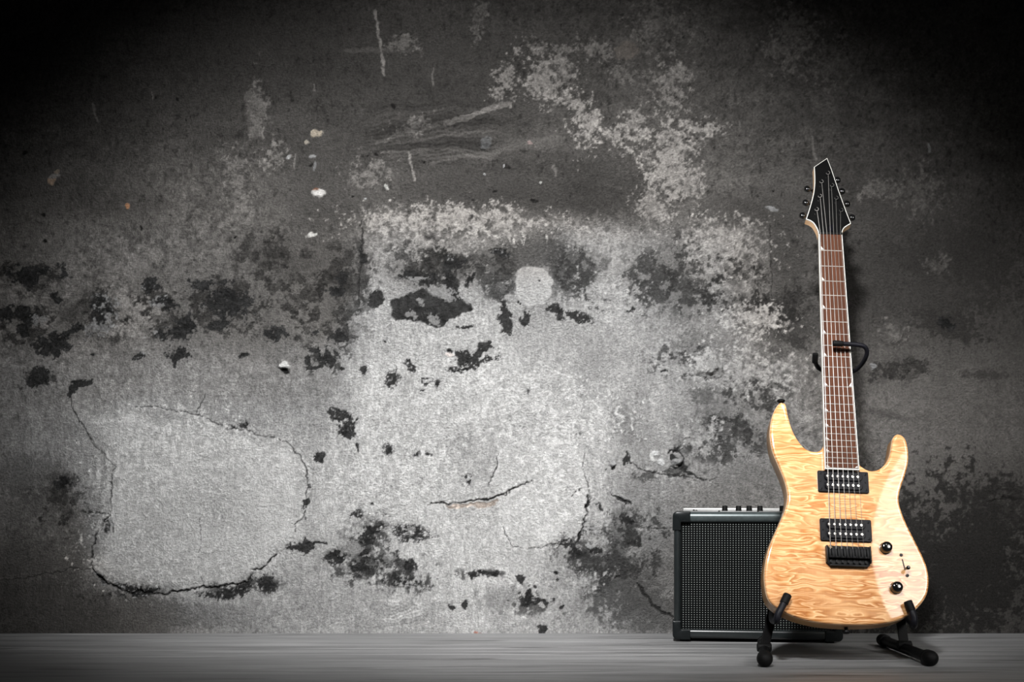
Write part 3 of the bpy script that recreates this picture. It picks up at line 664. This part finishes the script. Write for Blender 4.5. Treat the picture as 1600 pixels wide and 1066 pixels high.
for y in fret_y:
    bm = bmesh.new(); x0, x1 = edge_x(-1, y)+.0012, edge_x(1, y)-.0012
    tube(bm, [(x0, y, FZ-.0001), (x1, y, FZ-.0001)], .00085, 8)
    obj('fret', bm, M_fret, guitar)
for k in (1, 3, 5, 7, 9, 12, 15, 17, 19, 21, 24):
    yb = fret_y[k-1]+.0017; ya = fret_y[k-2] if k > 1 else yN
    hgt = min(.0075, (ya-yb)*.45)
    for sd in ((-1, 1) if k in (12, 24) else (-1,)):
        x = edge_x(sd, yb)-sd*(bw+.0008)
        bm = bmesh.new(); slab(bm, [Vector((x, yb)), Vector((x-sd*.0062, yb)), Vector((x-sd*.001, yb+hgt))], [(0, FZ-.001), (0, FZ+.00025)])
        obj('inlay', bm, M_pearl, guitar, smooth=False)
# neck back: half-round wood under the board, running into the body heel
bm = bmesh.new(); rings = []
secs = [(yE+.035, .020, 1.0), (yE+.07, .018, 1.0), (yE+.12, .0165, .99), (yN-.10, .0155, .99), (yN-.02, .0150, .99), (yN+.004, .0130, .97)]
for y, dp, wf in secs:
    xa, xb = edge_x(-1, y), edge_x(1, y); cx = (xa+xb)/2; hw = (xb-xa)/2*wf
    rings.append([bm.verts.new((cx+hw*math.cos(t), y, .0050-(dp if 0 < t < PI else 0)*math.sin(t)**.75 if 0 < t < PI else .0050)) for t in [PI*i/16 for i in range(17)]])
for p, q in zip(rings, rings[1:]):
    for i in range(16): bm.faces.new((p[i], p[i+1], q[i+1], q[i]))
    bm.faces.new((p[0], q[0], q[16], p[16]))
bm.faces.new(rings[0]); bm.faces.new(rings[-1])
obj('neck', bm, M_neck, guitar, autos=50)
# nut
bm = bmesh.new(); box(bm, tl.x+.0006, tr.x-.0006, yN-.0005, yN+.0042, .0045, FZ+.0016, .0005)
obj('nut', bm, plain('black_nut', (.004, .004, .004), .5, spec=.1), guitar)
# headstock in its own plane, tipped back from the nut
TIP = math.radians(12); HB = Vector((0, yN+.003, FZ-.0015))
hv = Vector((0, math.cos(TIP), -math.sin(TIP))); hn = Vector((0, math.sin(TIP), math.cos(TIP)))
def HS(px, py, z=0.0):
    o = GO+gu*HB.x+gv*HB.y+gn*HB.z; nw = gu*hn.x+gv*hn.y+gn*hn.z; vw = gu*hv.x+gv*hv.y+gn*hv.z
    o2 = o+nw*z; d = ray(px, py); t = (o2-CP).dot(nw)/d.dot(nw); p = CP+d*t-o
    return Vector((p.dot(gu), p.dot(vw)))
def h3(p, z): return Vector((p.x, 0, 0))+HB+hv*p.y+hn*z
left_c = [(1271.8,260.8),(1272.6,275),(1272.4,290),(1270.3,305),(1265.5,323),(1259.3,342.3)]
neck_l = [(1266,344.8),(1271,348.5),(1275,354.6),(1278,361),(1278.9,367)]
neck_r = [(1316.2,367),(1316.5,361.5),(1320,355.5),(1329.8,349.3)]
right_c = [(1323.6,333.6),(1310,296),(1299.5,264.5)]
lc = [p.to_2d() for p in catmull([HS(*p).to_3d() for p in left_c], 5)]
nl = [p.to_2d() for p in catmull([HS(*p).to_3d() for p in neck_l], 4)]
nr = [p.to_2d() for p in catmull([HS(*p).to_3d() for p in neck_r], 4)]
ho = [HS(1292.5, 246.8)]+lc+nl+nr+[HS(*p) for p in right_c]
bm = bmesh.new(); slab(bm, ho, [(.0012, -.0150), (0, -.0140), (0, -.0022)], h3)
obj('headstock', bm, M_neck, guitar, autos=40)
bm = bmesh.new(); slab(bm, ho, [(0, -.0022), (0, -.0003), (.0003, 0)], h3)
obj('headstock_binding', bm, M_bind, guitar, autos=40)
bm = bmesh.new(); slab(bm, ho, [(.0014, -.0015), (.0014, .00025)], h3)
obj('headstock_face', bm, M_headblack, guitar, autos=40)
bm = bmesh.new(); slab(bm, [HS(1295, 352), HS(1302, 352), HS(1303.5, 362), HS(1293.5, 362)], [(0, .0002), (.0004, .0016)], h3)
obj('truss_rod_cover', bm, M_pick, guitar)
posts = [(1275.2,330.3),(1280.3,309.5),(1282.7,287),(1292.8,273.5),(1299.2,292.7),(1306,312.5),(1313.4,331.5)]
nutx = [1281.6,1286.6,1292.0,1297.4,1302.6,1307.8,1313.2]
knobs_px = [(1253.8,336.9),(1258.7,316.8),(1261.3,295.3),(1308.4,281.5),(1315.4,299),(1323.2,318.6),(1331.2,340)]
for i, (p, k) in enumerate(zip(posts, knobs_px)):
    c = HS(*p); kk = HS(*k, -.009)
    bm = bmesh.new()
    lathe(bm, [(.0048, .0002), (.0048, .0012), (.0030, .0016), (.0030, .0052), (.0022, .0066), (0, .0068)], h3(c, 0), hn, 20)
    pg = obj('tuning_machine', bm, M_blackmetal, guitar)
    base = h3(Vector((kk.x, kk.y)), -.009)
    ins = h3(Vector((c.x, kk.y+(.002 if k[0] < 1290 else -.002))), -.0150)
    axv = (base-h3(Vector((c.x, kk.y)), -.012)).normalized()
    bm = bmesh.new(); tube(bm, [h3(Vector((c.x*.55+kk.x*.45, kk.y)), -.0155), base-axv*.002], .0016, 10)
    tube(bm, [h3(Vector((c.x, c.y)), -.0155), h3(Vector((c.x*.5+kk.x*.5, kk.y)), -.0158)], .005, 12)
    obj('shaft', bm, M_blackmetal, pg)
    bm = bmesh.new()
    lathe(bm, [(0, -.0065), (.0045, -.006), (.0068, -.0035), (.0076, 0), (.0066, .0035), (.004, .006), (0, .0065)], base, axv, 20)
    for v in bm.verts:       # flattened button
        d = (v.co-base).dot(hn); v.co -= hn*d*.25
    obj('button', bm, M_knob, pg)
# strings: nut to saddle, and nut to post
sad_px = [1297.6, 1306.4, 1315.1, 1323.9, 1332.4, 1341.1, 1349.8]
SZ = .0140
string_ends = []
for i in range(7):
    a = G(nutx[i], 366, FZ+.0016); b = G(sad_px[i], 858, SZ); r = .00070-.00007*i
    c = HS(*posts[i]); hp = h3(c, .0035)
    off = .0028*(1 if i > 3 else -1)
    path = [(b.x, b.y, SZ), (a.x, yN+.002, FZ+.0020), (hp.x-off*.3, hp.y, hp.z)]
    bm = bmesh.new(); tube(bm, path, r, 8)
    # two winds of the string round the post
    coil = [h3(c, .0022+.0004*k)+Vector((math.cos(k*.6)*.0034, 0, 0))+hv*math.sin(k*.6)*.0034 for k in range(14)]
    tube(bm, coil, r*.8, 6)
    obj('string', bm, M_wound if i < 4 else M_steel, guitar)
# ferrules on the headstock show as small bright crescents: none needed beyond the coils
def pickup(tlp, trp, brp, blp):
    q = [G(*p, .002) for p in (tlp, trp, brp, blp)]
    x0 = (q[0].x+q[3].x)/2; x1 = (q[1].x+q[2].x)/2; y1 = (q[0].y+q[1].y)/2; y0 = (q[2].y+q[3].y)/2
    bm = bmesh.new(); slab(bm, round_rect(x0, x1, y0, y1, .0025), [(0, 0.0002), (0, .0035), (.0008, .0042)])
    ring = obj('pickup_ring', bm, M_pick, guitar)
    mx = .0115; w0, w1 = x0+mx, x1-mx; ym = (y0+y1)/2; bh = (y1-y0)*.39
    for s in (-1, 1):
        yc = ym+s*(bh/2+.0006)
        bm = bmesh.new(); slab(bm, round_rect(w0, w1, yc-bh/2, yc+bh/2, bh*.48, 8), [(0, .0035), (0, .0070), (.0008, .0078)])
        bob = obj('bobbin', bm, M_pick, guitar)
        for i in range(7):
            # under each string
            a = G(nutx[i], 366, FZ+.0016); b = G(sad_px[i], 858, SZ)
            t = (yc-b.y)/(yN-b.y); x = b.x+(a.x-b.x)*t
            bm = bmesh.new(); lathe(bm, [(.0027, .0070), (.0027, .0083), (.0022, .0088), (0, .0089)], (x, yc, 0), (0, 0, 1), 16)
            obj('pole_piece', bm, M_pole, bob)
    for sx in (x0+.0052, x1-.0052):
        for sy in (y0+.0052, y1-.0052):
            bm = bmesh.new(); lathe(bm, [(.0022, .0038), (.0022, .0048), (.0012, .0052), (0, .0052)], (sx, sy, 0), (0, 0, 1), 14)
            obj('screw', bm, M_blackmetal, ring)
        bm = bmesh.new(); lathe(bm, [(.0019, .0038), (.0019, .0050), (0, .0052)], (sx, (y0+y1)/2, 0), (0, 0, 1), 14)
        obj('screw', bm, M_blackmetal, ring)
pickup((1277.2,737), (1356.2,737), (1357.2,769.8), (1278.2,769.8))
pickup((1281,811.3), (1360,812), (1362.8,846.4), (1281.8,846.2))
# fixed bridge
q0, q1, q2 = G(1289.6, 853.5, .003), G(1358.8, 853.5, .003), G(1324, 886.6, .003)
bx0, bx1, by1, by0 = q0.x, q1.x, q0.y, q2.y
bm = bmesh.new()
slab(bm, [Vector((bx0, by1)), Vector((bx0, by0+.007)), Vector((bx0+.007, by0)), Vector((bx1-.006, by0)), Vector((bx1, by0+.007)), Vector((bx1, by1))], [(0, .0002), (0, .0035), (.0006, .0042)])
for xa, xb in ((bx0, bx0+.0026), (bx1-.0026, bx1)): box(bm, xa, xb, by0+.007, by1, .0035, .0120, .0008)
box(bm, bx0+.006, bx1-.006, by0, by0+.004, .0035, .0085, .0008)
bridge = obj('bridge', bm, M_blackmetal, guitar)
swd = (bx1-bx0-.0070)/7
for i in range(7):
    b = G(sad_px[i], 858, SZ); xc = bx0+.0035+swd*(i+.5)
    bm = bmesh.new(); yt = by1-.0015; ym = by1-.0235
    box(bm, xc-swd/2+.0003, xc-.0007, ym, yt, .0042, .0125, .0006); box(bm, xc+.0007, xc+swd/2-.0003, ym, yt, .0042, .0125, .0006)
    box(bm, xc-.0014, xc+.0014, yt-.006, yt, .0042, .0128, .0004); box(bm, xc-.0014, xc+.0014, ym, ym+.004, .0042, .0118, .0004)
    box(bm, xc-.002, xc+.002, by0+.004, ym, .0042, .0062, .0006)
    obj('saddle', bm, M_blackmetal, bridge)
    bm = bmesh.new(); lathe(bm, [(.0021, .0040), (.0021, .0105), (0, .011)], (xc-.0005, by0+.0065, 0), (0, 0, 1), 12)
    obj('saddle_screw', bm, M_blackmetal, bridge)
bm = bmesh.new()
for k, (dx, hh) in enumerate(((0, .0022), (.0016, .0012), (.0030, .0016), (.0044, .0008))): box(bm, bx0+.0042+dx, bx0+.0052+dx, by1-.0052, by1-.0052+hh, .0124, .0131, 0)
obj('maker_mark', bm, plain('gold_print', (.5, .34, .12), .4), bridge, label='tiny gold mark')
# controls
def knob(px, py):
    c = G(px, py, .010)
    bm = bmesh.new(); lathe(bm, [(.0102, .0004), (.0106, .002), (.0102, .0085), (.0094, .0110), (.0072, .0126), (.003, .0132), (0, .0133)], (c.x, c.y, 0), (0, 0, 1), 40)
    k = obj('control_knob', bm, M_knob, guitar)
    bm = bmesh.new(); lathe(bm, [(.0112, .0001), (.0112, .0008), (.0098, .0012)], (c.x, c.y, 0), (0, 0, 1), 32)
    obj('washer', bm, M_chrome, k)
knob(1386, 854.5); knob(1402.4, 917)
a, b = G(1409.6, 874, 0), G(1414.2, 891, 0)
d = (b-a).normalized(); nn = Vector((-d.y, d.x))*.0011
bm = bmesh.new(); slab(bm, [a-nn, b-nn, b+nn, a+nn], [(0, .0), (0, .0003)])
sw = obj('selector_switch', bm, M_slot, guitar, smooth=False)
bm = bmesh.new(); tube(bm, [(b.x, b.y+.002, -.001), (b.x+.0005, b.y+.001, .009)], [.0012, .0012], 10); tube(bm, [(b.x+.0005, b.y+.001, .008), (b.x+.001, b.y, .016)], [.0028, .0038], 14)
obj('switch_tip', bm, M_knob, sw)
for p in ((1408, 867.6), (1417.6, 899.8)):
    c = G(*p); bm = bmesh.new(); lathe(bm, [(.0030, .0001), (.0030, .0008), (.0012, .0014), (0, .0012)], (c.x, c.y, 0), (0, 0, 1), 16)
    obj('screw', bm, M_slot, sw)

# ------------------------------------------------------------------ guitar stand
def fl_pt(px, py, z=0.0):
    Y = (CAMH-z)*F/(py-HOR); return Vector(((px-800)/F*Y, Y, z))
Lf = fl_pt(1195, 1030, .0140); Rf = fl_pt(1454, 1029, .0140)
Lr = Vector((.487, 2.44, .0125)); Rr = Vector((.728, 2.44, .0125))
Rr = W(1380, 998.5, 2.47); Rr.z = .0125
stand = empty('guitar_stand', ((Lf.x+Rf.x)/2, 2.32, 0), 'black folding tubular guitar stand holding the guitar, with padded yoke round the neck', 'stand')
SO = Vector(stand.location)
def sp(pts): return [Vector(p)-SO for p in pts]
for f, r in ((Lf, Lr), (Rf, Rr)):
    d = (r-f).normalized()
    bm = bmesh.new(); tube(bm, sp([f+d*.01, r-d*.01]), .0098, 20)
    lg = obj('floor_tube', bm, M_tube, stand)
    bm = bmesh.new(); lathe(bm, [(0, -.0142), (.006, -.0128), (.0108, -.0085), (.0135, -.002), (.0140, .004), (.0132, .012), (.0136, .014), (.0136, .018), (.0120, .0195)], f-SO, d, 28)
    obj('rubber_foot', bm, M_rubber, lg)
    bm = bmesh.new(); lathe(bm, [(0, -.012), (.008, -.0112), (.0115, -.008), (.0122, 0), (.0118, .018), (.0100, .019)], r-SO, -d, 24)
    obj('rubber_foot', bm, M_rubber, lg)
# uprights: flat bars from the floor tubes to the hub behind the body
hub = GW(1318, 850, -.085)
def bar(bm, a, b, wd, th, wdir):
    ax = (b-a).normalized(); wv = (Vector(wdir)-ax*Vector(wdir).dot(ax)).normalized(); t = ax.cross(wv)
    vs = []
    for p in (a, b):
        for s1, s2 in ((-1, -1), (1, -1), (1, 1), (-1, 1)): vs.append(bm.verts.new(p+wv*wd/2*s1+t*th/2*s2))
    for q in ((0, 1, 2, 3), (7, 6, 5, 4), (0, 4, 5, 1), (1, 5, 6, 2), (2, 6, 7, 3), (3, 7, 4, 0)): bm.faces.new([vs[i] for i in q])
    bmesh.ops.bevel(bm, geom=bm.edges[:], offset=.0012, segments=2, affect='EDGES')
def onto(f, r, Y):
    t = (Y-f.y)/(r.y-f.y); return f+(r-f)*t
Lb = onto(Lf, Lr, 2.30)+Vector((0, 0, .004)); Rb = onto(Rf, Rr, 2.335)+Vector((0, 0, .004))
Lk = W(1209, 945, 2.335); Rk = W(1407, 968, 2.345)
for b0, k0, nm in ((Lb, Lk, 'L'), (Rb, Rk, 'R')):
    bm = bmesh.new(); bar(bm, b0-SO, k0-SO, .017, .006, (1, 0, .25 if nm == 'R' else -.25)); lg = obj('leg', bm, M_tube, stand)
    bm = bmesh.new(); bar(bm, k0-SO+Vector((0, .004, 0)), hub-SO+Vector((.02 if nm == 'R' else -.02, 0, 0)), .017, .006, (0, 0, 1)); obj('leg_brace', bm, M_tube, lg)
    bm = bmesh.new(); dd = Vector((1, 0, 0)); lathe(bm, [(.0075, -.0125), (.0082, -.011), (.0082, .011), (.0075, .0125)], b0-SO+Vector((0, 0, .002)), dd, 18)
    obj('joint', bm, M_rubber, lg)
# hub and telescoping pole
yk = GW(1304, 582, -.062)
bm = bmesh.new(); box(bm, -.026, .026, -.016, .016, -.030, .030, .006, 3)
for v in bm.verts: v.co += hub-SO
obj('hub', bm, M_rubber, stand)
bm = bmesh.new(); mid = hub.lerp(yk, .5); tube(bm, sp([hub, mid]), .0085, 18); obj('lower_pole', bm, M_tube, stand)
bm = bmesh.new(); tube(bm, sp([mid-(yk-hub)*.05, yk]), .0062, 18); obj('upper_pole', bm, M_tube, stand)
bm = bmesh.new(); ax = (yk-hub).normalized(); lathe(bm, [(.009, -.014), (.0125, -.012), (.0125, .010), (.0085, .014)], mid-SO, ax, 20); obj('collar', bm, M_rubber, stand)
# cradle arms under the body
def cradle(pts, nm):
    P = sp(pts)
    bm = bmesh.new(); tube(bm, P[:-1]+[P[-1].lerp(P[-2], .25)], .0064, 18, smooth=6)
    ar = obj('cradle_arm', bm, M_pad, stand)
    d = (P[-1]-P[-2]).normalized()
    bm = bmesh.new(); lathe(bm, [(.0066, -.016), (.0076, -.0155), (.0076, .0005), (.0068, .0022), (0, .0028)], P[-1], d, 22)
    obj('end_cap', bm, M_rubber, ar)
cradle([W(1206.5, 958, 2.325), W(1207, 968, 2.285), W(1211, 971, 2.235), GW(1213.5, 969, .004), GW(1216, 960, .0105), GW(1222.5, 947, .0095), GW(1230.3, 931, .0095)], 'L')
cradle([W(1418, 966, 2.335), W(1424, 973, 2.285), W(1427, 978, 2.235), GW(1428, 975, .004), GW(1427.5, 965, .0105), GW(1423.5, 953, .0095), GW(1418.8, 941.5, .0095)], 'R')
# neck yoke with the swing-over arm
Yp = [GW(1274, 555, .012), GW(1273.6, 561, .006), GW(1276, 571, -.022), GW(1284, 578, -.040), GW(1308, 582, -.046), GW(1332, 580.5, -.040), GW(1344, 572, -.020), GW(1352, 560, .004), GW(1354.5, 549, .018), GW(1350, 541.5, .026), GW(1338, 538.8, .029), GW(1322, 537.6, .030), GW(1304, 536.6, .030)]
bm = bmesh.new(); tube(bm, sp(Yp), .0042, 18, smooth=6)
yo = obj('neck_yoke', bm, M_pad, stand)
for e, f in ((Yp[0], Yp[1]), (Yp[-1], Yp[-2])):
    d = (e-f).normalized(); bm = bmesh.new(); lathe(bm, [(.0044, -.016), (.0054, -.0145), (.0057, 0), (.0052, .0028), (0, .0042)], e-SO, d, 20)
    obj('end_cap', bm, M_rubber, yo)

# ------------------------------------------------------------------ amplifier
AW, AH, AD = .333, .2625, .134
YAW = math.radians(-7.0)
corner = W(1052.5, 1000, 2.55); 
ax_ = Vector((math.cos(YAW), math.sin(YAW), 0)); ay_ = Vector((-math.sin(YAW), math.cos(YAW), 0))
base = Vector((corner.x, 2.55, 0))+ax_*AW/2+ay_*AD/2
amp = empty('guitar_amplifier', base, 'small black combo amplifier with dotted grille, on the floor half behind the guitar', 'amplifier')
amp.rotation_euler = (0, 0, YAW)
x0, x1, y0, y1, z0, z1 = -AW/2, AW/2, -AD/2, AD/2, .006, AH
bm = bmesh.new(); box(bm, x0+.006, x1-.006, y0+.013, y1, z0+.004, z1-.005, .004, 2); obj('cabinet', bm, M_vinyl, amp)
bm = bmesh.new(); box(bm, x0+.010, x1-.010, y0+.009, y0+.0135, z0+.010, z1-.012, 0); obj('grille', bm, M_grille, amp, smooth=False)
def rail(nm, *b, m=M_rail):
    bm = bmesh.new(); box(bm, *b, .0068 if m is M_rail else .0095, 7); obj(nm, bm, m, amp)
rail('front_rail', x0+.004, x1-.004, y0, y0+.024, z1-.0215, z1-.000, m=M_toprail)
rail('front_rail', x0+.004, x1-.004, y0, y0+.024, z0+.001, z0+.0200)
rail('front_rail', x0+.0006, x0+.0145, y0+.0006, y0+.024, z0+.004, z1-.004)
rail('front_rail', x1-.0145, x1-.0006, y0+.0006, y0+.024, z0+.004, z1-.004)
def corner_piece(sx, sz, yA, yB):
    xo = x0-.002 if sx < 0 else x1+.002; zo = z0-.002 if sz < 0 else z1+.001
    dx = -sx; dz = -sz; r = .010
    pts = []
    for k in range(7):
        a = PI/2*k/6; pts.append((r-r*math.cos(a), r-r*math.sin(a)))      # from (0,r) to (r,0)
    pts += [(.036, 0), (.036, .0215), (.0185, .0215)]
    for k in range(1, 4): pts.append((.0185-.0015*math.sin(k*PI/6)*1.0, .0215+.0015*(1-math.cos(k*PI/6))))
    pts += [(.0165, .0385), (0, .0385)]
    P = [Vector((xo+dx*a, zo+dz*b)) for a, b in pts]
    bm = bmesh.new(); slab(bm, P, [(.003, yA), (.0008, yA+.0012), (0, yA+.004), (0, yB)], lambda p, z: Vector((p.x, z, p.y)))
    obj('corner_protector', bm, M_corner, amp)
for sx in (-1, 1):
    for sz in (-1, 1):
        corner_piece(sx, sz, y0-.0022, y0+.030)
# top control panel
bm = bmesh.new(); box(bm, x0+.026, x1-.026, y0+.030, y1-.018, z1-.006, z1-.0030, .0008)
cp = obj('control_panel', bm, M_panel, amp)
bm = bmesh.new(); box(bm, x0+.020, x1-.020, y1-.018, y1-.004, z1-.006, z1+.0065, .002)
obj('rear_rim', bm, M_rim, amp, label='raised grey metal strip at the back of the top')
bm = bmesh.new(); box(bm, x0+.036, x1-.036, y0+.0245, y0+.0275, z1-.006, z1+.0015, .0006)
obj('panel_lip', bm, M_panel, amp)
def amp_x(px, yloc):
    # local x on the amp seen at photo column px for a given local depth
    d = ray(px, 0); o = base+ay_*yloc
    # intersect in plan
    t = (o.dot(ay_))/(d.x*ay_.x+d.y*ay_.y)
    p = Vector((d.x*t, d.y*t, 0)); return (p-base).dot(ax_)
ky = y0+.055
for px in (1132.5, 1154, 1170.6, 1187.5, 1222.5, 1240, 1258):
    x = amp_x(px, ky)
    bm = bmesh.new(); lathe(bm, [(.0070, -.004), (.0072, .001), (.0060, .0028), (.0054, .0120), (.0046, .0130), (0, .0132)], (x, ky, z1-.001), (0, 0, 1), 24)
    for v in bm.verts:
        a = math.atan2(v.co.y-ky, v.co.x-x)
    obj('knob', bm, M_ampknob, amp)
x = amp_x(1094, ky); bm = bmesh.new(); lathe(bm, [(.0065, -.004), (.0065, .0012), (.004, .002), (.004, -.002)], (x, ky, z1-.002), (0, 0, 1), 20); obj('input_jack', bm, M_blackmetal, amp)
for px, dy, dz in ((1084, y0+.046, .002), (1088, y0+.05, .001), (1123.5, y0+.026, .0), (1184.5, y0+.026, .001)):
    x = amp_x(px, dy); bm = bmesh.new(); lathe(bm, [(.0026, -.003), (.0026, .001), (.0015, .0024), (0, .0026)], (x, dy, z1+dz), (0, 0, 1), 14); obj('screw', bm, M_chrome, amp)
bm = bmesh.new(); lathe(bm, [(.004, -.002), (.004, .002), (.002, .003), (0, .0032)], (x0+.005, y0+.045, z0+.183), (-1, 0, 0), 14); obj('strap_pin', bm, M_chrome, amp)
for sx in (x0+.022, x1-.022):
    for sy in (y0+.020, y1-.020):
        bm = bmesh.new(); lathe(bm, [(.009, 0), (.0095, .003), (.0085, .012)], (sx, sy, 0), (0, 0, 1), 18); obj('rubber_foot', bm, M_rubber, amp)
